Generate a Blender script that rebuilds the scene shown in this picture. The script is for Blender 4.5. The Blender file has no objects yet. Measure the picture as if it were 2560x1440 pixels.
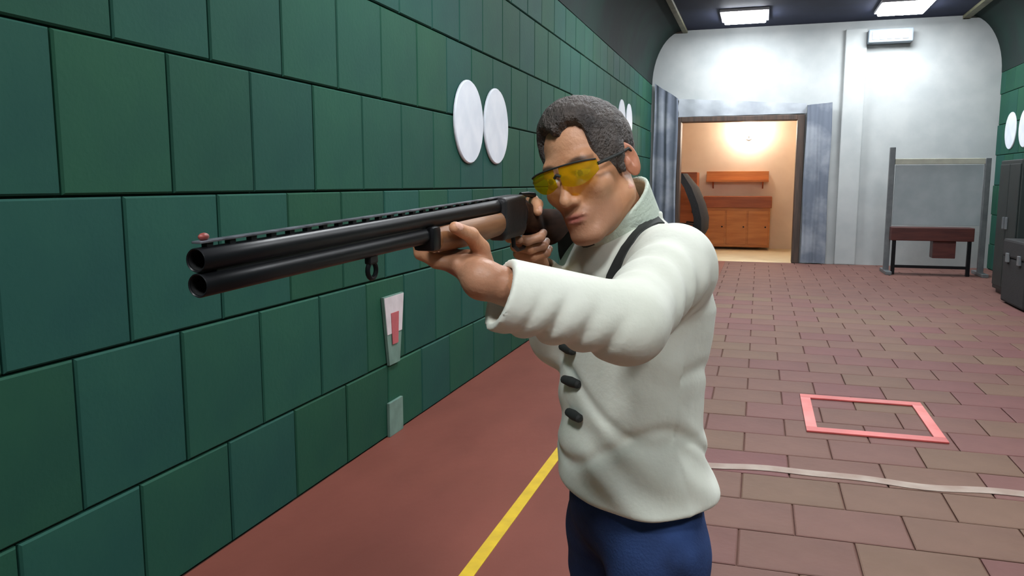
import bpy, bmesh, math, random
import numpy as np
from mathutils import Matrix, Vector
random.seed(7); rng = np.random.default_rng(7)
SC = bpy.context.scene
COL = SC.collection

# ------------------------------------------------------------------ camera, world, exposure
cam_d = bpy.data.cameras.new('camera'); cam = bpy.data.objects.new('camera', cam_d); COL.objects.link(cam)
cam_d.sensor_width = 36.0; cam_d.lens = 36.0 * 2000.0 / 2560.0; cam_d.clip_start = 0.02
cam.location = (0, 0, 1.6)
cam.rotation_euler = (math.radians(90 - 7.49), 0, math.radians(17.085))
SC.camera = cam
w = bpy.data.worlds.new('world'); SC.world = w; w.use_nodes = True
w.node_tree.nodes['Background'].inputs[0].default_value = (0.5, 0.6, 0.7, 1)
w.node_tree.nodes['Background'].inputs[1].default_value = 0.02
SC.view_settings.view_transform = 'Standard'; SC.view_settings.look = 'None'
SC.view_settings.gamma = 1.0; SC.view_settings.use_curve_mapping = False
SC.view_settings.exposure = 0.0
LAMP_STRENGTH = 62.0
ANNEX_STRENGTH = 125.0

# ------------------------------------------------------------------ materials
def srgb(r, g, b):
    f = lambda c: (c / 255 / 12.92) if c / 255 <= 0.04045 else ((c / 255 + 0.055) / 1.055) ** 2.4
    return (f(r), f(g), f(b), 1)
def mat(name, c, rough=0.6, metal=0.0, c2=None, scale=8.0, bump=0.0, bscale=60.0, rand=0.0, spec=0.5, detail=4.0, stretch=None, fac=(0.35, 0.65), sheen=0.0):
    m = bpy.data.materials.new(name); m.use_nodes = True
    nt = m.node_tree; N = nt.nodes; L = nt.links
    b = N['Principled BSDF']; b.inputs['Roughness'].default_value = rough; b.inputs['Metallic'].default_value = metal
    b.inputs['Specular IOR Level'].default_value = spec; b.inputs['Sheen Weight'].default_value = sheen
    b.inputs['Base Color'].default_value = c
    tc = N.new('ShaderNodeTexCoord'); mp = N.new('ShaderNodeMapping'); L.new(tc.outputs['Object'], mp.inputs[0])
    if stretch: mp.inputs['Scale'].default_value = stretch
    out = None
    if c2 is not None:
        nz = N.new('ShaderNodeTexNoise'); nz.inputs['Scale'].default_value = scale; nz.inputs['Detail'].default_value = detail
        L.new(mp.outputs[0], nz.inputs['Vector'])
        mr = N.new('ShaderNodeMapRange'); mr.inputs[1].default_value = fac[0]; mr.inputs[2].default_value = fac[1]
        L.new(nz.outputs['Fac'], mr.inputs[0])
        mx = N.new('ShaderNodeMix'); mx.data_type = 'RGBA'; mx.inputs[6].default_value = c; mx.inputs[7].default_value = c2
        L.new(mr.outputs[0], mx.inputs[0]); out = mx.outputs[2]
    if rand:
        oi = N.new('ShaderNodeObjectInfo'); hs = N.new('ShaderNodeHueSaturation')
        m1 = N.new('ShaderNodeMath'); m1.operation = 'MULTIPLY_ADD'; m1.inputs[1].default_value = 2 * rand; m1.inputs[2].default_value = 1 - rand
        L.new(oi.outputs['Random'], m1.inputs[0]); L.new(m1.outputs[0], hs.inputs['Value'])
        m2 = N.new('ShaderNodeMath'); m2.operation = 'MULTIPLY'; m2.inputs[1].default_value = 7.31
        m3 = N.new('ShaderNodeMath'); m3.operation = 'FRACT'; m4 = N.new('ShaderNodeMath'); m4.operation = 'MULTIPLY_ADD'
        m4.inputs[1].default_value = 0.05; m4.inputs[2].default_value = 0.475
        L.new(oi.outputs['Random'], m2.inputs[0]); L.new(m2.outputs[0], m3.inputs[0]); L.new(m3.outputs[0], m4.inputs[0]); L.new(m4.outputs[0], hs.inputs['Hue'])
        if out: L.new(out, hs.inputs['Color'])
        else: hs.inputs['Color'].default_value = c
        out = hs.outputs[0]
    if out: L.new(out, b.inputs['Base Color'])
    if bump:
        n2 = N.new('ShaderNodeTexNoise'); n2.inputs['Scale'].default_value = bscale; n2.inputs['Detail'].default_value = 3
        L.new(mp.outputs[0], n2.inputs['Vector'])
        bp = N.new('ShaderNodeBump'); bp.inputs['Strength'].default_value = bump; bp.inputs['Distance'].default_value = 0.01
        L.new(n2.outputs['Fac'], bp.inputs['Height']); L.new(bp.outputs[0], b.inputs['Normal'])
    return m
def emit(name, c, s):
    m = bpy.data.materials.new(name); m.use_nodes = True; nt = m.node_tree
    b = nt.nodes['Principled BSDF']; b.inputs['Base Color'].default_value = c
    b.inputs['Emission Color'].default_value = c; b.inputs['Emission Strength'].default_value = s
    return m
M = {}
M['green'] = mat('green_panel', srgb(36, 80, 66), 0.7, c2=srgb(32, 74, 64), scale=3.0, bump=0.12, bscale=40, rand=0.08, spec=0.14)
M['joint'] = mat('green_backing', srgb(42, 72, 60), 0.8, c2=srgb(36, 62, 54), scale=5, spec=0.1)
M['dark'] = mat('ceiling_navy', srgb(44, 50, 72), 0.75, c2=srgb(38, 43, 64), scale=2, spec=0.15, bump=0.1)
M['cove'] = mat('cove_grey_green', srgb(37, 43, 43), 0.8, c2=srgb(35, 51, 47), scale=1.2, spec=0.1, bump=0.2, bscale=6)
M['olive'] = mat('olive_trim', srgb(120, 118, 92), 0.6, c2=srgb(100, 98, 78), scale=6)
M['plaster'] = mat('white_plaster', srgb(180, 184, 184), 0.75, c2=srgb(168, 173, 174), scale=2.2, bump=0.2, bscale=12)
M['plain'] = mat('grey_plaster', srgb(150, 155, 155), 0.8, c2=srgb(135, 140, 142), scale=2)
M['redfloor'] = mat('red_floor', srgb(126, 71, 60), 0.6, c2=srgb(110, 60, 51), scale=1.6, spec=0.2, bump=0.12, bscale=25, stretch=(1, 0.4, 1))
M['paver'] = mat('brown_paver', srgb(116, 84, 75), 0.65, c2=srgb(106, 76, 68), scale=2.5, spec=0.2, bump=0.15, bscale=30, rand=0.035)
M['grout'] = mat('paver_grout', srgb(101, 73, 65), 0.85, c2=srgb(94, 67, 60), scale=4, spec=0.1)
M['yellow'] = mat('yellow_paint', srgb(222, 186, 40), 0.5, c2=srgb(200, 165, 40), scale=9)
M['wline'] = mat('worn_white_paint', srgb(166, 150, 139), 0.7, c2=srgb(146, 124, 113), scale=6)
M['redtape'] = mat('red_tape', srgb(206, 92, 88), 0.45, c2=srgb(176, 70, 68), scale=3)
M['pinktape'] = mat('pink_tape', srgb(226, 128, 124), 0.45, c2=srgb(210, 100, 96), scale=3)
M['disc'] = mat('white_disc', srgb(226, 230, 238), 0.5, c2=srgb(214, 220, 230), scale=6)
M['signwhite'] = mat('sign_white', srgb(214, 204, 206), 0.5, c2=srgb(200, 190, 192), scale=12)
M['signred'] = mat('sign_red', srgb(188, 96, 100), 0.5, c2=srgb(170, 84, 90), scale=12)
M['signgrey'] = mat('sign_grey_green', srgb(110, 140, 128), 0.55, c2=srgb(96, 124, 114), scale=10)
M['camo'] = mat('grey_blue_drape', srgb(104, 112, 126), 0.85, c2=srgb(146, 152, 162), scale=1.6, bump=0.2, bscale=10, fac=(0.45, 0.62))
M['pelmet'] = mat('pale_grey_drape', srgb(150, 156, 164), 0.85, c2=srgb(182, 188, 194), scale=1.6, bump=0.2, bscale=10)
M['jamb'] = mat('dark_brown_wood', srgb(84, 66, 56), 0.5, c2=srgb(62, 50, 44), scale=4, stretch=(6, 6, 0.6))
M['cream'] = mat('cream_plaster', srgb(232, 214, 194), 0.8, c2=srgb(224, 204, 184), scale=2)
M['creamfloor'] = mat('cream_floor', srgb(226, 212, 176), 0.4, c2=srgb(214, 198, 160), scale=3)
M['orange'] = mat('orange_wood', srgb(200, 130, 66), 0.4, c2=srgb(180, 108, 50), scale=3, stretch=(0.5, 4, 4))
M['redwood'] = mat('red_brown_wood', srgb(168, 92, 50), 0.4, c2=srgb(146, 76, 40), scale=3, stretch=(0.5, 4, 4))
M['blackfab'] = mat('black_fabric', srgb(34, 34, 36), 0.8, c2=srgb(26, 26, 28), scale=30, bump=0.2)
M['blackmet'] = mat('black_metal', srgb(30, 31, 34), 0.4, 0.6, c2=srgb(24, 25, 28), scale=20)
M['greymet'] = mat('grey_steel', srgb(120, 124, 126), 0.45, 0.3, c2=srgb(104, 108, 112), scale=8)
M['palemet'] = mat('pale_cream_metal', srgb(196, 196, 180), 0.5, c2=srgb(180, 180, 166), scale=6)
M['board'] = mat('pale_grey_board', srgb(172, 180, 184), 0.6, c2=srgb(158, 168, 172), scale=3)
M['mahog'] = mat('dark_red_wood', srgb(92, 46, 40), 0.45, c2=srgb(72, 34, 32), scale=4, stretch=(0.6, 5, 5))
M['locker'] = mat('dark_locker', srgb(40, 48, 46), 0.5, 0.2, c2=srgb(32, 40, 40), scale=5)
M['duct'] = mat('pale_blue_duct', srgb(150, 164, 176), 0.5, c2=srgb(138, 150, 162), scale=4)
M['housing'] = mat('lamp_housing', srgb(210, 210, 214), 0.5, c2=srgb(196, 196, 202), scale=8)
M['lamp'] = emit('lamp_diffuser', (0.93, 0.97, 1.0, 1), LAMP_STRENGTH)
M['warm'] = emit('warm_globe', (1.0, 0.90, 0.78, 1), ANNEX_STRENGTH)
M['steel'] = mat('blued_steel', srgb(20, 21, 24), 0.38, 0.0, c2=srgb(16, 17, 19), scale=20, spec=0.2)
M['bore'] = mat('dark_bore', srgb(16, 16, 18), 0.6, c2=srgb(12, 12, 13), scale=20)
M['receiver'] = mat('gunmetal_receiver', srgb(46, 44, 45), 0.5, 0.4, c2=srgb(36, 35, 37), scale=40, bump=0.1, bscale=300)
M['walnut'] = mat('walnut', srgb(150, 104, 68), 0.42, c2=srgb(110, 68, 38), scale=9, stretch=(7, 0.8, 7))
M['walnutdark'] = mat('dark_walnut', srgb(66, 44, 32), 0.85, c2=srgb(40, 27, 21), scale=9, stretch=(7, 0.8, 7), spec=0.04)
M['rubber'] = mat('black_rubber', srgb(28, 27, 27), 0.8, c2=srgb(22, 21, 21), scale=30)
M['redbead'] = mat('red_bead', srgb(140, 62, 54), 0.5, c2=srgb(120, 50, 46), scale=30)
M['jacket'] = mat('cream_jacket', srgb(226, 228, 216), 0.85, c2=srgb(212, 214, 200), scale=7, bump=0.12, bscale=60, sheen=0.1)
M['collar'] = mat('collar_cloth', srgb(208, 218, 204), 0.85, c2=srgb(194, 206, 190), scale=9, bump=0.3, bscale=140)
M['denim'] = mat('blue_denim', srgb(58, 84, 138), 0.85, c2=srgb(26, 36, 62), scale=4, spec=0.2, bump=0.25, bscale=200)
M['shoe'] = mat('dark_leather', srgb(48, 40, 36), 0.45, c2=srgb(36, 30, 28), scale=12)
M['sole'] = mat('sole_rubber', srgb(90, 86, 80), 0.8, c2=srgb(76, 72, 68), scale=12)
M['hair'] = mat('dark_hair', srgb(92, 82, 76), 0.65, c2=srgb(52, 46, 44), scale=26, bump=0.8, bscale=170, stretch=(1.6, 0.7, 1), fac=(0.3, 0.7))
M['strap'] = mat('black_strap', srgb(44, 46, 44), 0.75, c2=srgb(34, 36, 34), scale=40)
def skin_material():
    m = mat('skin', srgb(206, 152, 116), 0.5, c2=srgb(190, 134, 98), scale=22, bump=0.12, bscale=160)
    nt = m.node_tree; N = nt.nodes; L = nt.links; b = N['Principled BSDF']
    src = b.inputs['Base Color'].links[0].from_socket
    at = N.new('ShaderNodeAttribute'); at.attribute_name = 'paint'
    mx = N.new('ShaderNodeMix'); mx.data_type = 'RGBA'; L.new(at.outputs['Alpha'], mx.inputs[0]); L.new(src, mx.inputs[6]); L.new(at.outputs['Color'], mx.inputs[7])
    L.new(mx.outputs[2], b.inputs['Base Color'])
    b.inputs['Subsurface Weight'].default_value = 0.12; b.inputs['Subsurface Radius'].default_value = (0.012, 0.005, 0.003); b.inputs['Subsurface Scale'].default_value = 0.6
    return m
M['skin'] = skin_material()
def lens_material():
    m = bpy.data.materials.new('yellow_lens'); m.use_nodes = True; nt = m.node_tree; N = nt.nodes; L = nt.links
    for n in list(N): N.remove(n)
    o = N.new('ShaderNodeOutputMaterial'); t = N.new('ShaderNodeBsdfTransparent'); t.inputs[0].default_value = (0.85, 0.68, 0.03, 1)
    g = N.new('ShaderNodeBsdfGlossy'); g.inputs['Roughness'].default_value = 0.12
    d = N.new('ShaderNodeBsdfDiffuse'); d.inputs[0].default_value = (0.72, 0.55, 0.01, 1)
    a = N.new('ShaderNodeMixShader'); a.inputs[0].default_value = 0.22; L.new(t.outputs[0], a.inputs[1]); L.new(d.outputs[0], a.inputs[2])
    c = N.new('ShaderNodeMixShader'); c.inputs[0].default_value = 0.04; L.new(a.outputs[0], c.inputs[1]); L.new(g.outputs[0], c.inputs[2])
    L.new(c.outputs[0], o.inputs[0]); return m
M['lens'] = lens_material()

# ------------------------------------------------------------------ mesh helpers
class MB:
    def __init__(s): s.v = []; s.f = []
    def add(s, vs, fs):
        o = len(s.v); s.v += [tuple(map(float, v)) for v in vs]; s.f += [tuple(i + o for i in f) for f in fs]; return s
    def box(s, a, b):
        (x0, y0, z0), (x1, y1, z1) = a, b
        return s.add([(x0,y0,z0),(x1,y0,z0),(x1,y1,z0),(x0,y1,z0),(x0,y0,z1),(x1,y0,z1),(x1,y1,z1),(x0,y1,z1)],
                     [(3,2,1,0),(4,5,6,7),(0,1,5,4),(1,2,6,5),(2,3,7,6),(3,0,4,7)])
    def cbox(s, a, b, c=0.005):   # box with chamfered edges
        bm = bmesh.new(); bmesh.ops.create_cube(bm, size=1)
        A, B = np.array(a, float), np.array(b, float)
        for v in bm.verts: v.co = Vector((A + B) / 2 + np.array(v.co) * (B - A))
        bmesh.ops.bevel(bm, geom=list(bm.edges), offset=min(c, 0.45 * float(min(abs(B - A)))), segments=2, affect='EDGES', profile=0.6)
        bm.verts.index_update(); s.add([v.co for v in bm.verts], [[v.index for v in f.verts] for f in bm.faces]); bm.free(); return s
    def tube(s, pts, r, n=12, caps=True):
        pts = [np.array(p, float) for p in pts]; rs = r if isinstance(r, (list, tuple)) else [r] * len(pts)
        rings = []; up = None
        for i, p in enumerate(pts):
            t = pts[min(i + 1, len(pts) - 1)] - pts[max(i - 1, 0)]; t /= np.linalg.norm(t) + 1e-12
            if up is None:
                up = np.array((0, 0, 1.)) if abs(t[2]) < 0.9 else np.array((1., 0, 0))
            a = np.cross(t, up); a /= np.linalg.norm(a); up = np.cross(a, t)
            rings.append([p + rs[i] * (math.cos(k * 2 * math.pi / n) * a + math.sin(k * 2 * math.pi / n) * up) for k in range(n)])
        vs = [v for g in rings for v in g]; fs = []
        for i in range(len(rings) - 1):
            for k in range(n): fs.append((i*n+k, i*n+(k+1) % n, (i+1)*n+(k+1) % n, (i+1)*n+k))
        if caps: fs += [tuple(range(n))[::-1], tuple((len(rings)-1)*n + k for k in range(n))]
        return s.add(vs, fs)
    def lathe(s, prof, c=(0, 0, 0), axis='z', n=24):   # prof: (r, t) pairs
        vs = []; fs = []
        for r, t in prof:
            for k in range(n):
                a = 2 * math.pi * k / n; u, v = r * math.cos(a), r * math.sin(a)
                p = {'z': (u, v, t), 'y': (v, t, u), 'x': (t, u, v)}[axis]; vs.append(np.array(p) + np.array(c))
        for i in range(len(prof) - 1):
            for k in range(n): fs.append((i*n+k, i*n+(k+1) % n, (i+1)*n+(k+1) % n, (i+1)*n+k))
        return s.add(vs, fs)
    def mesh(s, name, smooth=False):
        m = bpy.data.meshes.new(name); m.from_pydata(s.v, [], s.f)
        bm = bmesh.new(); bm.from_mesh(m); bmesh.ops.recalc_face_normals(bm, faces=list(bm.faces)); bm.to_mesh(m); bm.free()
        if smooth:
            m.polygons.foreach_set('use_smooth', [True] * len(m.polygons))
            m.set_sharp_from_angle(angle=math.radians(40))
        m.update(); return m
    def build(s, name, material, parent=None, smooth=False): return link(name, s.mesh(name, smooth), material, parent)
def link(name, me, material, parent=None):
    if not me.materials: me.materials.append(M[material] if isinstance(material, str) else material)
    o = bpy.data.objects.new(name, me); COL.objects.link(o)
    if parent: o.parent = parent
    return o
def tag(o, label, cat, group=None):
    o['label'] = label; o['category'] = cat
    if group: o['group'] = group
    return o
def empty(name, loc=(0, 0, 0), rz=0.0):
    o = bpy.data.objects.new(name, None); COL.objects.link(o); o.location = loc; o.rotation_euler = (0, 0, rz); o.empty_display_size = 0.1; return o
def struct(o): o['kind'] = 'structure'; return o

# ------------------------------------------------------------------ the room
XL, XR, Y0, Y1, ZS, ZC = -2.2, 4.15, -5.0, 17.0, 3.6, 4.65
CW = 0.62                                   # width of the cove
floor = struct(MB().box((XL - 0.2, Y0 - 0.2, -0.2), (XR + 0.2, Y1 + 0.1, -0.012)).build('floor', 'grout'))
# red painted strip on the left, pavers on the right
XS = -0.62
MB().box((XL, Y0, -0.012), (XS, Y1, 0.0)).build('painted_strip', 'redfloor', floor)
PW, PH, G = 0.5, 0.38, 0.008
def paver_mesh(w, h):
    b = MB(); c = 0.006; x0, x1, y0, y1 = 0, w, 0, h
    b.add([(x0,y0,-.012),(x1,y0,-.012),(x1,y1,-.012),(x0,y1,-.012),(x0,y0,-.003),(x1,y0,-.003),(x1,y1,-.003),(x0,y1,-.003),
           (x0+c,y0+c,0),(x1-c,y0+c,0),(x1-c,y1-c,0),(x0+c,y1-c,0)],
          [(0,1,5,4),(1,2,6,5),(2,3,7,6),(3,0,4,7),(4,5,9,8),(5,6,10,9),(6,7,11,10),(7,4,8,11),(8,9,10,11)])
    return b
pm = {}
rest = MB(); nst = 0; cand = []
for j in range(int((Y1 - 1.44) / PH) + 1):
    y = 1.44 + j * PH; h = min(PH, Y1 - y)
    off = 0 if j % 2 else -PW / 2
    x = -0.03 - 2 * PW + off
    while x < XR:
        a, b = max(x, XS), min(x + PW, XR)
        if b - a > 0.03 and h > 0.03: cand.append((a, y, b - a - G, h - G))
        x += PW
for a, y, ww, hh in cand:
    key = (round(ww, 3), round(hh, 3))
    if nst < 290:
        if key not in pm: pm[key] = paver_mesh(*key).mesh('paver')
        o = link('paver', pm[key], 'paver', floor); o.location = (a, y, random.uniform(-0.0015, 0.0)); nst += 1
    else:
        b = paver_mesh(*key); rest.add([(v[0] + a, v[1] + y, v[2]) for v in b.v], b.f)
o = rest.build('far_pavers', 'paver', floor); o['kind'] = 'stuff'
MB().box((XS, Y0, -0.012), (XR, 1.43, 0.0)).build('near_paving', 'paver', floor)

# green side walls with panels
PWD, RH = 0.53, 0.545
rows = [(-0.001, 0.465), (0.465, 1.01), (1.01, 1.555), (1.555, 2.10), (2.10, 2.65), (2.65, 3.20), (3.20, ZS)]
def panel_mesh(w, h, t=0.026, c=0.007):     # in the y-z plane, proud towards +x
    b = MB()
    return b.add([(0,0,0),(0,w,0),(0,w,h),(0,0,h),(t-c,0,0),(t-c,w,0),(t-c,w,h),(t-c,0,h),(t,c,c),(t,w-c,c),(t,w-c,h-c),(t,c,h-c)],
                 [(0,1,5,4),(1,2,6,5),(2,3,7,6),(3,0,4,7),(4,5,9,8),(5,6,10,9),(6,7,11,10),(7,4,8,11),(8,9,10,11)])
pan = {}
def green_wall(name, x, sgn, ystart):
    T = 0.026
    wl = struct(MB().box((x - sgn * T if sgn > 0 else x + T, Y0, -0.1), (x - sgn * 0.25, Y1, ZS)).build(name, 'joint'))
    for j, (za, zb) in enumerate(rows):
        y = 2.11 + (0 if j % 2 else PWD / 2) - 8 * PWD
        while y < Y1:
            a, b = max(y, ystart), min(y + PWD, Y1)
            if b - a > 0.06:
                key = (round(b - a - 0.009, 3), round(zb - za - 0.009, 3))
                if key not in pan: pan[key] = panel_mesh(*key).mesh('panel')
                o = link('panel', pan[key], 'green', wl)
                if sgn > 0: o.location = (x - T + random.uniform(-0.002, 0.002), a, za + 0.0045)
                else:
                    o.location = (x + T + random.uniform(-0.002, 0.002), b - 0.009, za + 0.0045); o.rotation_euler = (0, 0, math.pi)
            y += PWD
    return wl
wall_left = green_wall('wall_left', XL, 1, 0.2)
wall_right = green_wall('wall_right', XR, -1, 9.0)
# ceiling with curved dark coves
ceil = struct(MB().box((XL - 0.2, Y0, ZC), (XR + 0.2, Y1 + 0.1, ZC + 0.15)).build('ceiling', 'dark'))
for x, sg in ((XL, 1), (XR, -1)):
    prof = [(x + sg * CW * (1 - math.cos(t)), ZS + (ZC - ZS) * math.sin(t)) for t in np.linspace(0, math.pi / 2, 14)]
    b = MB(); n = len(prof)
    vs = [(p[0], Y0, p[1]) for p in prof] + [(p[0], Y1, p[1]) for p in prof]
    vs += [(x - sg * 0.2, Y0, ZC + 0.1), (x - sg * 0.2, Y1, ZC + 0.1), (x - sg * 0.2, Y0, ZS), (x - sg * 0.2, Y1, ZS)]
    fs = [(i, i + 1, n + i + 1, n + i) for i in range(n - 1)] + [(2*n, 2*n+1, 2*n+3, 2*n+2), (0, n, 2*n+3, 2*n+2)]
    b.add(vs, fs).build('cove', 'cove', ceil, smooth=True)
for i, (x, sg) in enumerate(((XL, 1), (XR, -1))):
    struct(MB().cbox((x + sg * (CW - 0.03), Y0, ZC - 0.055), (x + sg * (CW + 0.07), Y1, ZC), 0.012).build('trim_%d' % (i + 1), 'olive'))
# end wall with the doorway
DX0, DX1, DZ = -1.66, 0.80, 2.93
b = MB()
b.box((XL - 0.2, Y1, -0.1), (DX0, Y1 + 0.25, ZC + 0.1)); b.box((DX1, Y1, -0.1), (XR + 0.2, Y1 + 0.25, ZC + 0.1)); b.box((DX0, Y1, DZ), (DX1, Y1 + 0.25, ZC + 0.1))
wall_back = struct(b.build('wall_back', 'plaster'))
MB().cbox((1.46, Y1 - 0.10, 0), (1.84, Y1, 4.5), 0.02).build('pilaster', 'plaster', wall_back)
struct(MB().box((XL - 0.2, Y0 - 0.2, -0.1), (XR + 0.2, Y0, ZC + 0.1)).build('wall_front', 'plain'))
# door frame
door = struct(empty('door_1', (DX0, Y1, 0)))
for nm, a, c in (('jamb', (DX1 - DX0 - 0.14, -0.06, 0), (DX1 - DX0, 0.28, DZ)), ('jamb', (0, -0.06, 0), (0.07, 0.28, DZ)), ('lintel', (0.07, -0.06, DZ - 0.10), (DX1 - DX0 - 0.14, 0.28, DZ))):
    MB().cbox(a, c, 0.01).build(nm, 'jamb', door)
# the lit room behind
AY0, AY1, AX0, AX1, AZ = Y1 + 0.25, Y1 + 3.6, -2.6, 1.1, 3.3
struct(MB().box((AX0, AY0 - 0.25, -0.15), (AX1, AY1, -0.002)).build('floor_annex', 'creamfloor'))
struct(MB().box((AX0 - 0.1, AY1, -0.1), (AX1 + 0.1, AY1 + 0.1, AZ)).build('wall_annex_back', 'cream'))
struct(MB().box((AX0 - 0.1, AY0, -0.1), (AX0, AY1, AZ)).build('wall_annex_left', 'cream'))
struct(MB().box((AX1, AY0, -0.1), (AX1 + 0.1, AY1, AZ)).build('wall_annex_right', 'cream'))
struct(MB().box((AX0 - 0.1, AY0, AZ), (AX1 + 0.1, AY1 + 0.1, AZ + 0.1)).build('ceiling_annex', 'cream'))

# ------------------------------------------------------------------ ceiling lamps
def ceiling_lamp(x, y, label):
    r = tag(empty('ceiling_lamp', (x, y, ZC)), label, 'lamp', 'square panel lamps on the ceiling')
    b = MB(); W2, L2 = 0.42, 0.50
    b.cbox((-W2, -L2, -0.05), (W2, L2, 0), 0.01); b.build('housing', 'housing', r)
    MB().cbox((-W2 + 0.05, -L2 + 0.05, -0.10), (W2 - 0.05, L2 - 0.05, -0.05), 0.02).build('diffuser', 'lamp', r)
LX = (-0.38, 2.26)
for j, y in enumerate((15.65, 10.0, 4.4, -1.2)):
    for i, x in enumerate(LX):
        if j == 0: lab = 'glowing white ceiling panel lamp above the lit doorway' if i == 0 else 'glowing white ceiling panel lamp above the white wall beside the doorway'
        else: lab = 'white ceiling panel lamp, %s from the end wall in the %s row' % (('second', 'third', 'fourth')[j - 1], ('left', 'right')[i])
        ceiling_lamp(x, y, lab)

# ------------------------------------------------------------------ things on walls and floor
def disc(x, y, z, r, sgn, label, group):
    o = MB().lathe([(0.0001, 0.0), (r, 0.0), (r, 0.010), (r - 0.008, 0.018), (0.0001, 0.018)], (0, 0, 0), 'x', 40).build('target_disc', 'disc', None, True)
    o.location = (x, y, z)
    if sgn < 0: o.rotation_euler = (0, 0, math.pi)
    return tag(o, label, 'target', group)
g = 'white target discs on the green walls'
disc(XL + 0.003, 5.98, 2.07, 0.32, 1, 'large white round disc on green wall, nearest the camera', g)
disc(XL + 0.003, 6.66, 2.08, 0.32, 1, 'large white round disc on green wall, just behind the nearest one', g)
disc(XL + 0.003, 13.2, 2.62, 0.32, 1, 'distant white disc on green wall showing past the man\'s head, nearer of two', g)
disc(XL + 0.003, 13.95, 2.62, 0.32, 1, 'distant white disc on green wall showing past the man\'s head, farther of two', g)
disc(XR - 0.003, 15.3, 2.5, 0.32, -1, 'white disc on the right-hand green wall, nearer of two', g)
disc(XR - 0.003, 16.1, 2.5, 0.32, -1, 'white disc on the right-hand green wall, farther of two', g)
# tapered marker on the left wall
r = tag(empty('wall_marker', (XL, 4.555, 0.46)), 'tapered white and red marker board low on the green wall', 'sign')
def taper(y0, y1, za, zb, t0, t1):   # half widths y0 at za, y1 at zb
    return MB().add([(t0,-y0,za),(t0,y0,za),(t0,y1,zb),(t0,-y1,zb),(t1,-y0,za),(t1,y0,za),(t1,y1,zb),(t1,-y1,zb)],
                    [(3,2,1,0),(4,5,6,7),(0,1,5,4),(1,2,6,5),(2,3,7,6),(3,0,4,7)])
taper(0.075, 0.145, 0.0, 0.44, 0.002, 0.020).build('board', 'signgrey', r)
taper(0.105, 0.14, 0.20, 0.435, 0.020, 0.024).build('white_field', 'signwhite', r)
taper(0.040, 0.055, 0.13, 0.33, 0.024, 0.028).build('red_stripe', 'signred', r)
tag(MB().cbox((XL + 0.002, 4.46, 0.0), (XL + 0.022, 4.66, 0.22), 0.004).build('wall_strip', 'signgrey'), 'pale grey-green strip at the foot of the green wall under the marker', 'strip')
# floor markings
tag(MB().box((-1.12, Y0 + 0.5, 0.0), (-1.06, 16.8, 0.003)).build('yellow_line', 'yellow'), 'long yellow line painted along the red floor strip', 'floor marking')
b = MB(); n = 60; vs = []
for i in range(n + 1):
    x = -0.60 + i * (XR + 0.60 - 0.05) / n; yc = 4.56 + 0.022 * math.sin(x * 5.3) + 0.012 * math.sin(x * 11 + 1)
    vs += [(x, yc - 0.045, 0.0005), (x, yc + 0.045, 0.0005), (x, yc + 0.045, 0.003), (x, yc - 0.045, 0.003)]
fs = []
for i in range(n):
    for k in range(4): fs.append((4*i+k, 4*i+(k+1) % 4, 4*i+4+(k+1) % 4, 4*i+4+k))
fs += [(0, 1, 2, 3), (4*n, 4*n+1, 4*n+2, 4*n+3)]
tag(b.add(vs, fs).build('white_line', 'wline'), 'worn whitish wavy line across the paved floor', 'floor marking')
r = tag(empty('floor_frame', (0.765, 5.83, 0.0)), 'red rectangular tape frame on the paved floor', 'floor marking')
hx, hy, tw = 0.415, 0.475, 0.095
MB().cbox((-hx, hy - tw, 0.0), (hx, hy, 0.012), 0.003).build('strip', 'redtape', r)
MB().cbox((-hx, -hy, 0.0), (hx, -hy + tw, 0.012), 0.003).build('strip', 'redtape', r)
for s in (-1, 1):
    a, c = sorted((s * hx, s * (hx - 0.07)))
    MB().cbox((a, -hy + tw, 0.0), (c, hy - tw, 0.012), 0.003).build('strip', 'pinktape', r)

# grey-blue drapes around the doorway
def drape(name, x0, x1, zb0, zb1, zt0, zt1, y, label, waves=5, amp=0.035, m_='camo'):
    n = 40; m = 14; vs = []; fs = []
    for sgn in (0, 1):
        for i in range(n + 1):
            u = i / n; x = x0 + (x1 - x0) * u
            yy = y + amp * math.sin(u * waves * 2 * math.pi) + 0.004 * math.sin(u * 31) + (0.012 if sgn else 0)
            zb = zb0 + (zb1 - zb0) * u; zt = zt0 + (zt1 - zt0) * u
            for j in range(m + 1):
                v = j / m; vs.append((x + 0.01 * math.sin(v * 9 + u * 7), yy, zb + (zt - zb) * v))
    k = (n + 1) * (m + 1)
    for i in range(n):
        for j in range(m):
            a = i * (m + 1) + j; q = (a, a + 1, a + m + 2, a + m + 1); fs.append(q); fs.append(tuple(t + k for t in q[::-1]))
    for i in range(n):
        for j in (0, m):
            a = i * (m + 1) + j; fs.append((a, a + m + 1, a + m + 1 + k, a + k))
    for j in range(m):
        for i in (0, n):
            a = i * (m + 1) + j; fs.append((a, a + 1, a + 1 + k, a + k))
    return tag(MB().add(vs, fs).build(name, m_, None, True), label, 'curtain', 'grey-blue drapes around the doorway')
drape('side_curtain', -2.14, -1.66, 0.02, 0.02, 3.62, 3.3, Y1 - 0.07, 'grey-blue mottled curtain between the green wall and the doorway', 3, 0.012)
drape('side_curtain', 0.82, 1.28, 0.02, 0.02, 3.10, 3.14, Y1 - 0.12, 'grey-blue mottled curtain between the doorway and the white pilaster', 3, 0.014)
drape('pelmet', -1.655, 0.81, 2.935, 2.95, 3.30, 3.14, Y1 - 0.036, 'pale grey pelmet hanging over the doorway', 5, 0.015, 'pelmet')
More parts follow.
